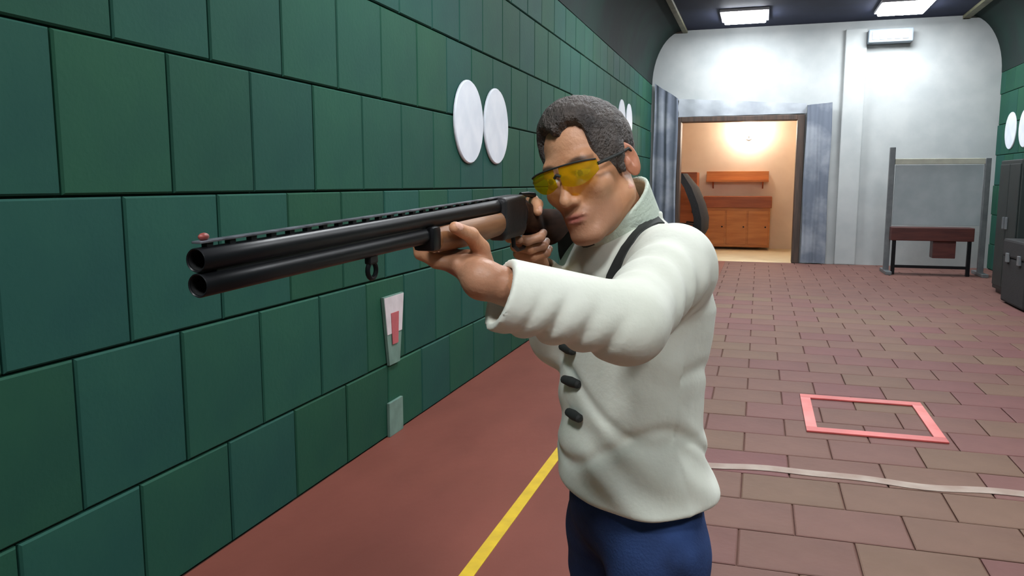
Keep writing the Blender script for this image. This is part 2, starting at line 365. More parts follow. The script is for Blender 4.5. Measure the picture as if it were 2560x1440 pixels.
# pale duct under the ceiling
r = tag(empty('vent_duct', (2.2, Y1 - 0.14, 4.2)), 'pale blue-grey ventilation duct high on the white end wall', 'duct')
MB().cbox((-0.36, -0.14, 0), (0.40, 0.135, 0.24), 0.02).build('body', 'duct', r)
for k in range(5): MB().box((-0.30 + k * 0.13, -0.150, 0.05), (-0.20 + k * 0.13, -0.138, 0.19)).build('slat', 'greymet', r)

# framed board stand by the white wall
r = tag(empty('board_stand', (2.93, 15.6, 0)), 'tall grey steel stand with pale board and dark red wooden bench', 'stand')
for sx in (-0.72, 0.78):
    p = MB().cbox((sx - 0.045, -0.045, 0.05), (sx + 0.045, 0.045, 2.22 if sx < 0 else 2.02), 0.01).build('upright', 'greymet', r)
    MB().cbox((sx - 0.05, -0.38, 0), (sx + 0.05, 0.38, 0.06), 0.01).build('foot', 'greymet', r)
MB().cbox((-0.67, -0.03, 1.92), (0.80, 0.03, 2.02), 0.01).build('crossbar', 'palemet', r)
MB().cbox((-0.66, -0.012, 0.86), (0.72, 0.012, 1.91), 0.006).build('board', 'board', r)
MB().cbox((-0.70, -0.26, 0.60), (0.60, 0.10, 0.83), 0.012).build('bench_box', 'mahog', r)
MB().cbox((-0.02, -0.20, 0.30), (0.34, 0.06, 0.60), 0.012).build('drawer_box', 'mahog', r)
for sx in (-0.64, 0.54): MB().cbox((sx - 0.03, -0.24, 0.0), (sx + 0.03, -0.18, 0.60), 0.006).build('bench_leg', 'blackmet', r)
MB().cbox((-0.64, -0.225, 0.12), (0.54, -0.195, 0.17), 0.005).build('rail', 'blackmet', r)
# dark locker and crate at the right
r = tag(empty('locker', (3.66, 12.9, 0)), 'dark green-black metal locker by the right-hand wall', 'locker')
MB().cbox((-0.30, -0.5, 0.06), (0.44, 0.5, 1.92), 0.015).build('body', 'locker', r)
for s in (-1, 0):
    d = MB().cbox((-0.315, s * 0.48 + 0.01, 0.12), (-0.30, s * 0.48 + 0.47, 1.86), 0.006).build('door', 'locker', r)
    MB().cbox((-0.345, s * 0.48 + 0.05 + (0.34 if s else 0), 0.95), (-0.315, s * 0.48 + 0.08 + (0.34 if s else 0), 1.12), 0.006).build('handle', 'greymet', d)
MB().cbox((-0.26, -0.46, 0.0), (0.40, 0.46, 0.06), 0.01).build('plinth', 'blackmet', r)
r = tag(empty('equipment_case', (3.50, 11.75, 0)), 'black equipment case on the floor in front of the dark locker', 'case')
MB().cbox((-0.32, -0.5, 0.02), (0.5, 0.5, 0.62), 0.03).build('body', 'blackfab', r)
MB().cbox((-0.33, -0.51, 0.62), (0.51, 0.51, 0.86), 0.03).build('lid', 'blackfab', r)
for y in (-0.25, 0.25): MB().cbox((-0.35, y - 0.05, 0.56), (-0.32, y + 0.05, 0.68), 0.006).build('latch', 'greymet', r)

# ------------------------------------------------------------------ the lit room's furniture
r = tag(empty('sideboard', (-0.42, AY1 - 0.3, 0)), 'low orange-brown wooden sideboard against the cream wall', 'sideboard')
MB().cbox((-0.85, -0.25, 0.06), (0.68, 0.27, 1.00), 0.015).build('body', 'orange', r)
MB().cbox((-0.88, -0.28, 1.00), (0.71, 0.28, 1.28), 0.02).build('top', 'redwood', r)
for k in range(3):
    d = MB().cbox((-0.82 + k * 0.5, -0.27, 0.12), (-0.36 + k * 0.5, -0.25, 0.94), 0.006).build('door', 'orange', r)
    MB().lathe([(0.0001, -0.30), (0.02, -0.30), (0.015, -0.27), (0.008, -0.27)], (-0.42 + k * 0.5, 0, 0.55), 'y', 12).build('knob', 'blackmet', d)
r = tag(empty('wall_shelf', (-0.42, AY1 - 0.02, 1.62)), 'orange wooden shelf on the cream wall above the sideboard', 'shelf')
MB().cbox((-0.85, -0.22, 0.0), (0.62, 0.0, 0.05), 0.006).build('board', 'orange', r)
MB().cbox((-0.85, -0.05, 0.05), (0.62, 0.0, 0.26), 0.006).build('back_rail', 'orange', r)
for x in (-0.7, 0.47): MB().add([(x,0,0),(x,-0.2,0),(x,0,-0.16),(x+0.03,0,0),(x+0.03,-0.2,0),(x+0.03,0,-0.16)],[(0,1,2),(5,4,3),(0,3,4,1),(1,4,5,2),(2,5,3,0)]).build('bracket', 'redwood', r)
r = tag(empty('cupboard', (-1.75, AY1 - 0.9, -0.002)), 'red-brown wooden cupboard just inside the doorway', 'cupboard')
MB().cbox((-0.30, -0.35, 0.0), (0.34, 0.35, 1.85), 0.015).build('body', 'redwood', r)
d = MB().cbox((-0.28, -0.37, 0.10), (0.32, -0.35, 1.80), 0.006).build('door', 'redwood', r)
MB().cbox((0.24, -0.40, 0.9), (0.27, -0.37, 1.05), 0.005).build('handle', 'blackmet', d)
# warm globe lamp on the back wall
r = tag(empty('wall_lamp', (-0.30, AY1, 2.70)), 'warm glowing globe lamp on the cream wall', 'lamp')
MB().lathe([(0.0001, -0.03), (0.07, -0.03), (0.07, 0.0), (0.0001, 0.0)], (0, 0, 0), 'y', 20).build('wall_plate', 'greymet', r, True)
MB().tube([(0, -0.02, 0), (0, -0.14, 0), (0, -0.18, 0.03)], 0.015, 8).build('arm', 'greymet', r, True)
MB().lathe([(0.13 * math.sin(t) + 0.0001, -0.13 * math.cos(t)) for t in np.linspace(0, math.pi, 13)], (0, -0.20, 0.15), 'z', 20).build('globe', 'warm', r, True)
# black office chair in the doorway, seen from the side
r = tag(empty('office_chair', (-1.42, 17.8, 0), math.radians(-15)), 'black high-backed office chair in the lit doorway', 'chair')
prof = [(0.22, 0.48), (0.28, 0.62), (0.28, 0.85), (0.20, 1.15), (0.04, 1.50), (-0.20, 1.80)]
b = MB(); vs = []; fs = []
for (y_, z_), hw in zip(prof, (0.20, 0.24, 0.26, 0.26, 0.24, 0.15)):
    for dy in (-0.06, 0.06):
        for x_ in (-hw, -hw * 0.5, 0, hw * 0.5, hw): vs.append((y_ + dy * (1.4 if y_ else 1) - 0.03 * (abs(x_) / hw) ** 2, x_, z_))
for i in range(len(prof) - 1):
    o_ = i * 10
    for k in range(4):
        fs.append((o_+k, o_+k+1, o_+10+k+1, o_+10+k)); fs.append((o_+5+k+1, o_+5+k, o_+15+k, o_+15+k+1))
    fs.append((o_, o_+10, o_+15, o_+5)); fs.append((o_+4, o_+9, o_+19, o_+14))
e = (len(prof) - 1) * 10
for k in range(4): fs.append((k+1, k, 5+k, 5+k+1)); fs.append((e+k, e+k+1, e+5+k+1, e+5+k))
b.add(vs, fs).build('backrest', 'blackfab', r, True)
MB().cbox((-0.30, -0.26, 0.44), (0.24, 0.26, 0.56), 0.04).build('seat', 'blackfab', r, True)
for s in (-1, 1):
    MB().tube([(0.18, s * 0.27, 0.5), (0.18, s * 0.30, 0.72), (-0.18, s * 0.30, 0.74), (-0.2, s * 0.27, 0.5)], 0.022, 8).build('armrest', 'blackmet', r, True)
MB().tube([(0, 0, 0.10), (0, 0, 0.45)], 0.035, 10).build('column', 'blackmet', r, True)
for k in range(5):
    a = k * 2 * math.pi / 5; c_, s_ = math.cos(a), math.sin(a)
    l = MB().tube([(0.02 * c_, 0.02 * s_, 0.13), (0.30 * c_, 0.30 * s_, 0.085)], [0.03, 0.018], 8).build('base_arm', 'blackmet', r, True)
    MB().lathe([(0.0001, -0.02), (0.035, -0.018), (0.035, 0.018), (0.0001, 0.02)], (0.30 * c_, 0.30 * s_, 0.035), 'y', 14).build('caster', 'blackmet', l, True)

# ------------------------------------------------------------------ signed-distance modelling
nrm = lambda v: np.array(v, float) / np.linalg.norm(v)
class Field:
    def __init__(s): s.p = []
    def add(s, fn, c, R, op='u', k=0.01): s.p.append((fn, np.array(c, float), R, op, k)); return s
    def rc(s, a, b, ra, rb=None, k=0.01, op='u'):
        a = np.array(a, float); b = np.array(b, float); rb = ra if rb is None else rb; ab = b - a; L2 = ab @ ab + 1e-12
        def fn(P):
            q = P - a; t = np.clip(q @ ab / L2, 0, 1); return np.linalg.norm(q - t[:, None] * ab, axis=1) - (ra + (rb - ra) * t)
        return s.add(fn, (a + b) / 2, math.sqrt(L2) / 2 + max(ra, rb), op, k)
    def chain(s, pts, rs, k=0.006, op='u'):
        for i in range(len(pts) - 1): s.rc(pts[i], pts[i + 1], rs[i], rs[i + 1], k if i == 0 else min(k, 0.004), op)
        return s
    def ell(s, c, r, k=0.01, op='u', R=None):
        c = np.array(c, float); r = np.array(r, float)
        def fn(P):
            q = P - c
            if R is not None: q = q @ R
            k0 = np.linalg.norm(q / r, axis=1); k1 = np.linalg.norm(q / r ** 2, axis=1) + 1e-9
            return np.where(k0 < 1e-3, -r.min(), k0 * (k0 - 1) / k1)
        return s.add(fn, c, r.max(), op, k)
    def box(s, c, h, rad, k=0.004, op='u', R=None):
        c = np.array(c, float); h = np.array(h, float) - rad
        def fn(P):
            q = P - c
            if R is not None: q = q @ R
            q = np.abs(q) - h; return np.linalg.norm(np.maximum(q, 0), axis=1) + np.minimum(q.max(axis=1), 0) - rad
        return s.add(fn, c, np.linalg.norm(h) + rad, op, k)
    def half(s, c, n, k=0.003, op='i', R=10.0):      # keep the side n points away from
        c = np.array(c, float); n = nrm(n); return s.add(lambda P: (P - c) @ n, c, R, op, k)
    def include(s, other, R, o, sc=1.0):           # other field's prims given in a local frame
        for fn, c, rad, op, k in other.p:
            s.add((lambda fn: lambda P: fn((P - o) @ R / sc) * sc)(fn), o + R @ (c * sc), rad * sc, op, k * sc)
        return s
    def ev(s, P, near=None):
        d = np.full(len(P), 1e3)
        for i, (fn, c, R, op, k) in enumerate(s.p):
            if near is not None and not near[i]: continue
            e = fn(P)
            if op == 'u':
                h = np.maximum(k - np.abs(d - e), 0) / k; d = np.minimum(d, e) - h * h * k * 0.25
            elif op == 's':
                e = -e; h = np.maximum(k - np.abs(d - e), 0) / k; d = np.maximum(d, e) + h * h * k * 0.25
            elif op == 'i':
                h = np.maximum(k - np.abs(d - e), 0) / k; d = np.maximum(d, e) + h * h * k * 0.25
            elif op == 'd': d = d + e
        return d
    def mesh(s, name, lo, hi, h, B=10):
        lo = np.array(lo, float); hi = np.array(hi, float); nb = np.ceil((hi - lo) / (h * B)).astype(int)
        D = nb * B + 2
        I = np.stack(np.meshgrid(*[np.arange(n) for n in nb], indexing='ij'), -1).reshape(-1, 3)
        cen = lo + (I + 0.5) * B * h; hd = B * h * 0.866
        dc = np.concatenate([s.ev(c) for c in np.array_split(cen, max(1, len(cen) // 20000))])
        act = np.abs(dc) < hd * 1.35 + 0.01
        I = I[act]; cen = cen[act]
        PC = np.array([p[1] for p in s.p]); PR = np.array([p[2] for p in s.p]); PK = np.array([p[4] for p in s.p])
        g = np.stack(np.meshgrid(*[np.arange(B + 1)] * 3, indexing='ij'), -1).reshape(-1, 3)
        cells = []; vpos = []; edges = []
        offs = np.array([(i, j, k) for i in (0, 1) for j in (0, 1) for k in (0, 1)])
        EP = [(a, b) for a in range(8) for b in range(a + 1, 8) if np.abs(offs[a] - offs[b]).sum() == 1]
        for bi, c in zip(I, cen):
            near = np.linalg.norm(PC - c, axis=1) < PR + hd + 0.025 + PK
            if not near.any(): continue
            P = lo + (bi * B + g) * h
            V = s.ev(P, near).reshape(B + 1, B + 1, B + 1)
            if V.min() > 0 or V.max() < 0: continue
            cv = np.stack([V[i:i+B, j:j+B, k:k+B] for i, j, k in offs], -1).reshape(-1, 8)
            sg = cv < 0; m = sg.any(1) & ~sg.all(1)
            if not m.any(): continue
            ci = np.stack(np.meshgrid(*[np.arange(B)] * 3, indexing='ij'), -1).reshape(-1, 3)[m] + bi * B
            cv = cv[m]; sg = sg[m]; acc = np.zeros((len(cv), 3)); cnt = np.zeros(len(cv))
            for a, b in EP:
                x = sg[:, a] != sg[:, b]
                t = np.where(x, cv[:, a] / np.where(x, cv[:, a] - cv[:, b], 1), 0)
                acc += np.where(x[:, None], offs[a] + t[:, None] * (offs[b] - offs[a]), 0); cnt += x
            cells.append(ci); vpos.append(lo + (ci + acc / cnt[:, None]) * h)
            edges.append(np.stack([np.where(sg[:, 0] != sg[:, q], np.where(sg[:, 0], 1, -1), 0) for q in (4, 2, 1)], 1))
        cells = np.concatenate(cells); vpos = np.concatenate(vpos); edges = np.concatenate(edges)
        lin = lambda c: (c[:, 0] * D[1] + c[:, 1]) * D[2] + c[:, 2]
        key = lin(cells); order = np.argsort(key); ks = key[order]
        quads = []
        for ax in range(3):
            m = edges[:, ax] != 0; c = cells[m]; sgn = edges[m, ax]
            u, v = [(1, 2), (2, 0), (0, 1)][ax]
            du = np.zeros(3, int); du[u] = 1; dv = np.zeros(3, int); dv[v] = 1
            q = []
            ok = np.ones(len(c), bool)
            for dd in (0 * du, du, du + dv, dv):
                kk = lin(c - dd); p = np.clip(np.searchsorted(ks, kk), 0, len(ks) - 1); ok &= ks[p] == kk; q.append(order[p])
            q = np.stack(q, 1); q[sgn < 0] = q[sgn < 0][:, ::-1]; quads.append(q[ok])
        quads = np.concatenate(quads)
        me = bpy.data.meshes.new(name)
        me.vertices.add(len(vpos)); me.vertices.foreach_set('co', vpos.astype(np.float32).ravel())
        me.loops.add(quads.size); me.loops.foreach_set('vertex_index', quads.astype(np.int32).ravel())
        me.polygons.add(len(quads)); me.polygons.foreach_set('loop_start', np.arange(0, quads.size, 4, dtype=np.int32))
        me.polygons.foreach_set('use_smooth', np.ones(len(quads), bool))
        me.update(calc_edges=True); me.validate()
        s.vpos = vpos
        return me
def shift(me, o):
    n = len(me.vertices); co = np.empty(n * 3, np.float32); me.vertices.foreach_get('co', co)
    co = (co.reshape(-1, 3) - np.array(o, np.float32)).ravel(); me.vertices.foreach_set('co', co); me.update(); return me

# ------------------------------------------------------------------ shotgun (local frame: x side, y from muzzle to butt, z up, rib top at 0)
GO = np.array((-0.462, 0.575, 1.550)); GA = nrm((0.055, 1, 0.037)); GW = nrm(np.cross(GA, (0, 0, 1))); GH = np.cross(GW, GA)
GR = np.stack([GW, GA, GH], 1)
def gw(x, s, h): return GO + GR @ np.array((x, s, h), float)
gun = tag(empty('shotgun'), 'over-under shotgun with black barrels and walnut stock aimed by the man', 'shotgun')
Mx = Matrix.Identity(4)
for i in range(3):
    for j in range(3): Mx[i][j] = GR[i, j]
    Mx[i][3] = GO[i]
gun.matrix_world = Mx
RB = 0.0108
for zc, nm in ((-0.0165, 'upper barrel'), (-0.0385, 'lower barrel')):
    prof = [(0.0001, 0.10), (0.0088, 0.10), (0.0090, 0.0008), (0.0098, 0.0), (RB - 0.0006, 0.0), (RB, 0.001), (RB, 0.10), (RB + 0.0004, 0.45), (RB + 0.0025, 0.72)]
    br = MB().lathe(prof, (0, 0, zc), 'y', 32).build('barrel', 'steel', gun, True)
    MB().lathe([(0.0001, 0.02), (0.0086, 0.02), (0.0086, 0.0015), (0.0088, 0.0015)], (0, 0, zc), 'y', 28).build('bore', 'bore', br, True)
MB().cbox((-0.0045, 0.02, -0.031), (0.0045, 0.71, -0.024), 0.001).build('side_rib', 'steel', gun)
M['ribtop'] = mat('matt_rib', srgb(140, 142, 152), 0.45, 0.7, c2=srgb(80, 82, 88), scale=40)
rib = MB().cbox((-0.0048, 0.002, -0.0022), (0.0048, 0.72, 0.0), 0.0006).build('rib', 'ribtop', gun)
for k in range(24): MB().box((-0.003, 0.012 + k * 0.03, -0.0075), (0.003, 0.020 + k * 0.03, -0.002)).build('rib_post', 'steel', rib)
MB().lathe([(0.0034 * math.sin(t) + 0.0001, 0.006 + 0.012 * (1 - math.cos(t)) / 2) for t in np.linspace(0, math.pi, 10)], (0, 0, 0.0030), 'y', 14).build('front_bead', 'redbead', gun, True)
sw = MB().cbox((-0.004, 0.285, -0.058), (0.004, 0.305, -0.047), 0.002).build('sling_stud', 'steel', gun)
MB().tube([(0, 0.295 + 0.010 * math.sin(a), -0.066 - 0.010 * math.cos(a)) for a in np.linspace(0, 2 * math.pi, 17)], 0.003, 8).build('sling_loop', 'steel', sw, True)
f = Field()                                  # forend
f.rc((0, 0.455, -0.045), (0, 0.70, -0.043), 0.0185, 0.0225, 0.01); f.ell((0, 0.58, -0.046), (0.0225, 0.13, 0.021), 0.01)
f.rc((0, 0.40, -0.0165), (0, 0.75, -0.0165), 0.0135, 0.0145, 0.002, 's'); f.half((0, 0.702, 0), (0, 1, 0)); f.half((0, 0.458, 0), (0, -1, 0)); f.half((0, 0, -0.024), (0, 0, 1))
link('forend', f.mesh('forend', (-0.03, 0.44, -0.075), (0.03, 0.72, -0.01), 0.0022), 'walnut', gun)
MB().cbox((-0.0165, 0.436, -0.060), (0.0165, 0.461, -0.026), 0.006).build('forend_cap', 'blackmet', gun, True)
f = Field(); f.box((0, 0.758, -0.034), (0.0205, 0.055, 0.0335), 0.009); f.box((0, 0.765, -0.064), (0.014, 0.055, 0.010), 0.006, 0.008); f.ell((0, 0.835, -0.036), (0.0165, 0.04, 0.027), 0.014)
link('receiver', f.mesh('receiver', (-0.03, 0.70, -0.08), (0.03, 0.90, 0.01), 0.0022), 'receiver', gun)
MB().tube([(0, 0.79, -0.066), (0, 0.795, -0.092), (0, 0.815, -0.101), (0, 0.845, -0.101), (0, 0.866, -0.090), (0, 0.885, -0.066)], [0.004] * 6, 8).build('trigger_guard', 'blackmet', gun, True)
MB().tube([(0, 0.836, -0.066), (0, 0.831, -0.080), (0, 0.825, -0.090)], [0.0035, 0.003, 0.0025], 8).build('trigger', 'greymet', gun, True)
MB().tube([(0, 0.835, -0.002), (0.004, 0.862, -0.003), (0.008, 0.885, -0.006)], [0.004, 0.005, 0.006], 8).build('top_lever', 'blackmet', gun, True)
SE = 1.128
def stock_fn(P):                             # lofted buttstock
    s = P[:, 1]
    S = [0.83, 0.87, 0.91, 0.96, 1.04, 1.15]
    zt = np.interp(s, S, [-0.012, -0.020, -0.034, -0.036, -0.042, -0.050]); zb = np.interp(s, S, [-0.062, -0.066, -0.076, -0.100, -0.135, -0.180])
    hw = np.interp(s, S, [0.018, 0.0175, 0.018, 0.021, 0.022, 0.021]); zc = (zt + zb) / 2; hh = (zt - zb) / 2
    a = np.abs(P[:, 0] / hw); b = np.abs((P[:, 2] - zc) / hh); r = (a ** 2.6 + b ** 2.6) ** (1 / 2.6)
    return np.maximum((r - 1) * np.minimum(hw, hh) * 0.8, 0.828 - s)
f = Field(); f.add(stock_fn, (0, 0.98, -0.09), 0.22)
f.chain([(0, 0.868, -0.052), (0, 0.905, -0.088), (0, 0.925, -0.118)], [0.019, 0.0185, 0.020], 0.02); f.half((0, 0.93, -0.128), (0, 0.25, -1)); f.half((0, SE, 0), (0, 1, 0))
link('stock', f.mesh('stock', (-0.035, 0.81, -0.20), (0.035, 1.16, 0.0), 0.0026), 'walnutdark', gun)
f = Field(); f.add(stock_fn, (0, 0.98, -0.09), 0.22); f.half((0, SE + 0.001, 0), (0, -1, 0)); f.half((0, SE + 0.024, 0), (0, 1, 0), 0.01)
link('recoil_pad', f.mesh('recoil_pad', (-0.035, SE - 0.01, -0.20), (0.035, SE + 0.04, 0.0), 0.0026), 'rubber', gun)

# ------------------------------------------------------------------ the man
RT = np.array((-0.235, 1.58, 0.0))
man = tag(empty('person', RT), 'man in cream jacket, jeans and yellow glasses aiming a shotgun', 'person')
FW = np.array((-0.764, -0.645, 0)); RI = np.array((-0.645, 0.764, 0))      # chest forward, his right
SL = np.array((-0.143, 1.468, 1.452)); EL = np.array((-0.184, 1.191, 1.389)); CUFF = np.array((-0.352, 1.083, 1.441)); WL = np.array((-0.378, 1.082, 1.462))
SR = np.array((-0.343, 1.775, 1.442)); ER = np.array((-0.400, 1.64, 1.275)); WRT = gw(-0.030, 0.975, -0.125)
NB = np.array((-0.245, 1.605, 1.47)); HP = np.array((-0.309, 1.507, 1.627)); HS = 1.03
HR = np.array([[-0.9006, -0.3233, -0.2904], [0.3633, -0.9268, -0.0951], [-0.2384, -0.1912, 0.9522]])
hw_ = lambda p: HP + HR @ (np.array(p, float) * HS)

hd = Field()                                 # head, local frame: x his right, y forward, z up, eyes at z=0
hd.ell((0, -0.012, 0.034), (0.074, 0.093, 0.086))
hd.ell((0, 0.026, -0.042), (0.060, 0.062, 0.080), 0.03)
for s in (-1, 1):
    hd.rc((s * 0.054, -0.002, -0.062), (s * 0.018, 0.068, -0.108), 0.018, 0.016, 0.025)
    hd.ell((s * 0.043, 0.057, -0.028), (0.022, 0.024, 0.020), 0.02)
hd.ell((0, 0.073, -0.108), (0.021, 0.018, 0.016), 0.02)
hd.rc((-0.036, 0.070, 0.019), (0.036, 0.070, 0.019), 0.014, 0.014, 0.018)
hd.ell((0, 0.082, -0.074), (0.026, 0.014, 0.022), 0.015)
for s in (-1, 1): hd.ell((s * 0.032, 0.096, -0.001), (0.018, 0.016, 0.011), 0.014, 's')
hd.rc((0, 0.082, 0.010), (0, 0.104, -0.038), 0.0075, 0.0105, 0.012); hd.ell((0, 0.106, -0.041), (0.010, 0.010, 0.009), 0.008)
for s in (-1, 1):
    hd.ell((s * 0.012, 0.094, -0.044), (0.008, 0.010, 0.008), 0.007)
    hd.ell((s * 0.006, 0.100, -0.052), (0.0035, 0.005, 0.004), 0.003, 's')
    hd.ell((s * 0.032, 0.0745, -0.001), (0.0125, 0.0125, 0.0125), 0.003)
    hd.rc((s * 0.020, 0.0815, 0.008), (s * 0.045, 0.076, 0.008), 0.0045, 0.004, 0.006)
    hd.rc((s * 0.022, 0.0805, -0.009), (s * 0.043, 0.0755, -0.008), 0.0035, 0.003, 0.006)
hd.ell((0, 0.0925, -0.070), (0.023, 0.008, 0.0048), 0.004); hd.ell((0, 0.0915, -0.080), (0.019, 0.008, 0.0055), 0.004)
hd.rc((-0.02, 0.099, -0.0752), (0.02, 0.099, -0.0752), 0.0016, 0.0016, 0.003, 's')
for s in (-1, 1):
    a = math.radians(18) * s; Rr = np.array([[math.cos(a), -math.sin(a), 0], [math.sin(a), math.cos(a), 0], [0, 0, 1]])
    b_ = math.radians(12); Rx = np.array([[1, 0, 0], [0, math.cos(b_), math.sin(b_)], [0, -math.sin(b_), math.cos(b_)]])
    Re = Rr @ Rx
    hd.ell((s * 0.078, -0.014, -0.006), (0.007, 0.019, 0.032), 0.008, 'u', Re)
    hd.ell((s * 0.087, -0.012, 0.000), (0.008, 0.0125, 0.021), 0.003, 's', Re)
    hd.ell((s * 0.076, -0.004, -0.010), (0.006, 0.006, 0.008), 0.005)
body = Field()
body.include(hd, HR, HP, HS)
body.rc(NB + (0, 0, -0.02), hw_((0, -0.026, -0.062)), 0.066, 0.058, 0.03)
# hidden trunk and limbs that make the figure one continuous body
for z0, z1, r0, r1 in ((0.98, 1.16, 0.095, 0.09), (1.16, 1.38, 0.09, 0.10)): body.rc((-0.22, 1.565, z0), (-0.235, 1.59, z1), r0, r1, 0.04)
body.rc((-0.235, 1.595, 1.40), NB, 0.085, 0.055, 0.04)
for S in (SL, SR): body.rc(NB + (0, 0, -0.05), S, 0.05, 0.045, 0.04)
body.rc(SL, EL, 0.045, 0.038, 0.03); body.rc(EL, WL, 0.038, 0.027, 0.02)
body.rc(SR, ER, 0.042, 0.036, 0.03); body.rc(ER, WRT, 0.036, 0.027, 0.02)
HIPL = np.array((-0.160, 1.487, 0.90)); HIPR = np.array((-0.272, 1.622, 0.90)); KNL = np.array((-0.185, 1.435, 0.50)); KNR = np.array((-0.305, 1.672, 0.50))
ANL = np.array((-0.165, 1.435, 0.09)); ANR = np.array((-0.295, 1.735, 0.09))
for H_, K_, A_, dr in ((HIPL, KNL, ANL, (-0.60, -0.80, 0)), (HIPR, KNR, ANR, (-0.98, -0.2, 0))):
    body.rc((-0.22, 1.56, 1.0), H_, 0.09, 0.075, 0.04); body.rc(H_, K_, 0.072, 0.05, 0.03); body.rc(K_, A_, 0.05, 0.036, 0.03)
    body.rc(A_ + (0, 0, -0.045), A_ + np.array(dr) * 0.14 + (0, 0, -0.06), 0.036, 0.026, 0.02)

def hand(fld, fingers, palm, thumb, kp=0.012):
    for a, b, ra, rb in palm: fld.rc(a, b, ra, rb, kp)
    for pts, rs in fingers + [thumb]: fld.chain(pts, rs, 0.005)
G3 = lambda L: [gw(*p) for p in L]
# left hand: palm up under the forend, thumb along the near side
LS = 0.560
kn = [(-0.012, LS - 0.060, -0.082), (-0.014, LS - 0.040, -0.084), (-0.014, LS - 0.020, -0.083), (-0.010, LS + 0.000, -0.081)]
fin = []
for i, (kx, ks, kh) in enumerate(kn):
    L = (0.96, 1.05, 1.0, 0.85)[i]; ds = (-0.014, -0.006, 0.0, 0.004)[i]
    fin.append((G3([(kx, ks, kh), (kx - 0.022 * L, ks + ds * 0.6, kh + 0.012), (-0.036, ks + ds, kh + 0.036 * L), (-0.030, ks + ds * 1.2, kh + 0.058 * L)]),
                [0.0100, 0.0092, 0.0082, 0.0072]))
WLg = GR.T @ (WL - GO)
palm = [(gw(*WLg), gw(0.020, LS - 0.045, -0.090), 0.025, 0.0150), (gw(*WLg), gw(0.018, LS - 0.018, -0.090), 0.024, 0.0165), (gw(*WLg), gw(0.012, LS + 0.002, -0.089), 0.024, 0.0150)]
palm += [(gw(0.024, LS - 0.042, -0.090), gw(*kn[0]), 0.0140, 0.0105), (gw(0.020, LS - 0.024, -0.091), gw(*kn[1]), 0.015, 0.0105),
         (gw(0.018, LS - 0.010, -0.091), gw(*kn[2]), 0.0150, 0.0105), (gw(0.012, LS + 0.002, -0.089), gw(*kn[3]), 0.0145, 0.010)]
thumb = (G3([(0.042, LS - 0.012, -0.092), (0.041, LS - 0.020, -0.066), (0.0365, LS - 0.044, -0.044), (0.0290, LS - 0.082, -0.030)]), [0.0170, 0.0135, 0.0112, 0.0088])
hand(body, fin, palm, thumb)
# right hand: palm on the far side of the grip, fingertips showing on the near side
g0 = [(-0.027, 0.868, -0.062), (-0.029, 0.884, -0.078), (-0.028, 0.902, -0.096), (-0.026, 0.918, -0.112)]
fin = []
fin.append((G3([g0[0], (-0.026, 0.836, -0.070), (-0.016, 0.815, -0.080), (0.004, 0.816, -0.083)]), [0.0098, 0.009, 0.008, 0.007]))
for i in (1, 2, 3):
    kx, ks, kh = g0[i]; L = (1, 1.0, 0.98, 0.9)[i]; c = np.array((0, ks - 0.010, kh - 0.002))
    fin.append((G3([(kx, ks, kh), (-0.026, ks - 0.028, kh - 0.006), (0.006, ks - 0.034, kh - 0.010), (0.0275, ks - 0.020, kh - 0.004), (0.0275, ks - 0.002, kh + 0.002)]),
                [0.0100, 0.0095, 0.0092, 0.0086, 0.0078]))
WRg = GR.T @ (WRT - GO)
palm = [(gw(*WRg), gw(*g0[0]), 0.024, 0.012), (gw(*WRg), gw(*g0[1]), 0.024, 0.0125), (gw(*WRg), gw(*g0[2]), 0.024, 0.0125), (gw(*WRg), gw(*g0[3]), 0.024, 0.0115)]
thumb = (G3([(-0.026, 0.935, -0.075), (-0.020, 0.915, -0.038), (0.002, 0.894, -0.016), (0.020, 0.872, -0.022), (0.026, 0.855, -0.034)]), [0.016, 0.0135, 0.0115, 0.0100, 0.0085])
hand(body, fin, palm, thumb)
bme = body.mesh('body', (-0.62, 0.95, 0.0), (0.02, 1.95, 1.80), 0.0027)
# colours of lips, brows, eyes and stubble
V = body.vpos; Q = (V - HP) @ HR / HS
colr = np.zeros((len(V), 4), np.float32)
def paint(mask, c, a):
    a = np.clip(mask, 0, 1) * a
    keep = a > 0
    A0 = colr[keep, 3]; an = a[keep]; na = an + A0 * (1 - an)
    colr[keep, :3] = (np.array(c[:3]) * an[:, None] + colr[keep, :3] * (A0 * (1 - an))[:, None]) / np.maximum(na, 1e-6)[:, None]; colr[keep, 3] = na
x, y, z = np.abs(Q[:, 0]), Q[:, 1], Q[:, 2]
front = (y > 0.03) & (z < 0.10) & (z > -0.14) & (x < 0.09)
paint(front * np.clip((-0.045 - z) / 0.02, 0, 1) * np.clip((y - 0.02) / 0.03, 0, 1), srgb(136, 98, 82), 0.45)
paint(front * (y > 0.08) * np.clip(1.6 - np.sqrt((x / 0.023) ** 2 + ((z + 0.075) / 0.010) ** 2) * 1.3, 0, 1), srgb(158, 84, 80), 0.8)
paint(front * (y > 0.06) * np.clip(1.7 - np.sqrt(((x - 0.033) / 0.022) ** 2 + ((z - 0.0225 + (x - 0.033) ** 2 * 6) / 0.0055) ** 2) * 1.3, 0, 1), srgb(52, 42, 38), 0.9)
ed = np.sqrt((x - 0.032) ** 2 + ((z + 0.001)) ** 2)
eye = (np.sqrt((x - 0.032) ** 2 + (y - 0.0745) ** 2 + (z + 0.001) ** 2) < 0.0140) & (np.abs(z + 0.001) < 0.0058) & (y > 0.07)
paint(eye * 1.0, srgb(212, 206, 198), 1.0); paint(eye * (ed < 0.0058), srgb(52, 36, 26), 1.0)
ear = (x > 0.070) & (np.abs(z + 0.005) < 0.05) & (np.abs(y + 0.012) < 0.04)
paint(ear * 1.0, srgb(196, 116, 92), 0.5)
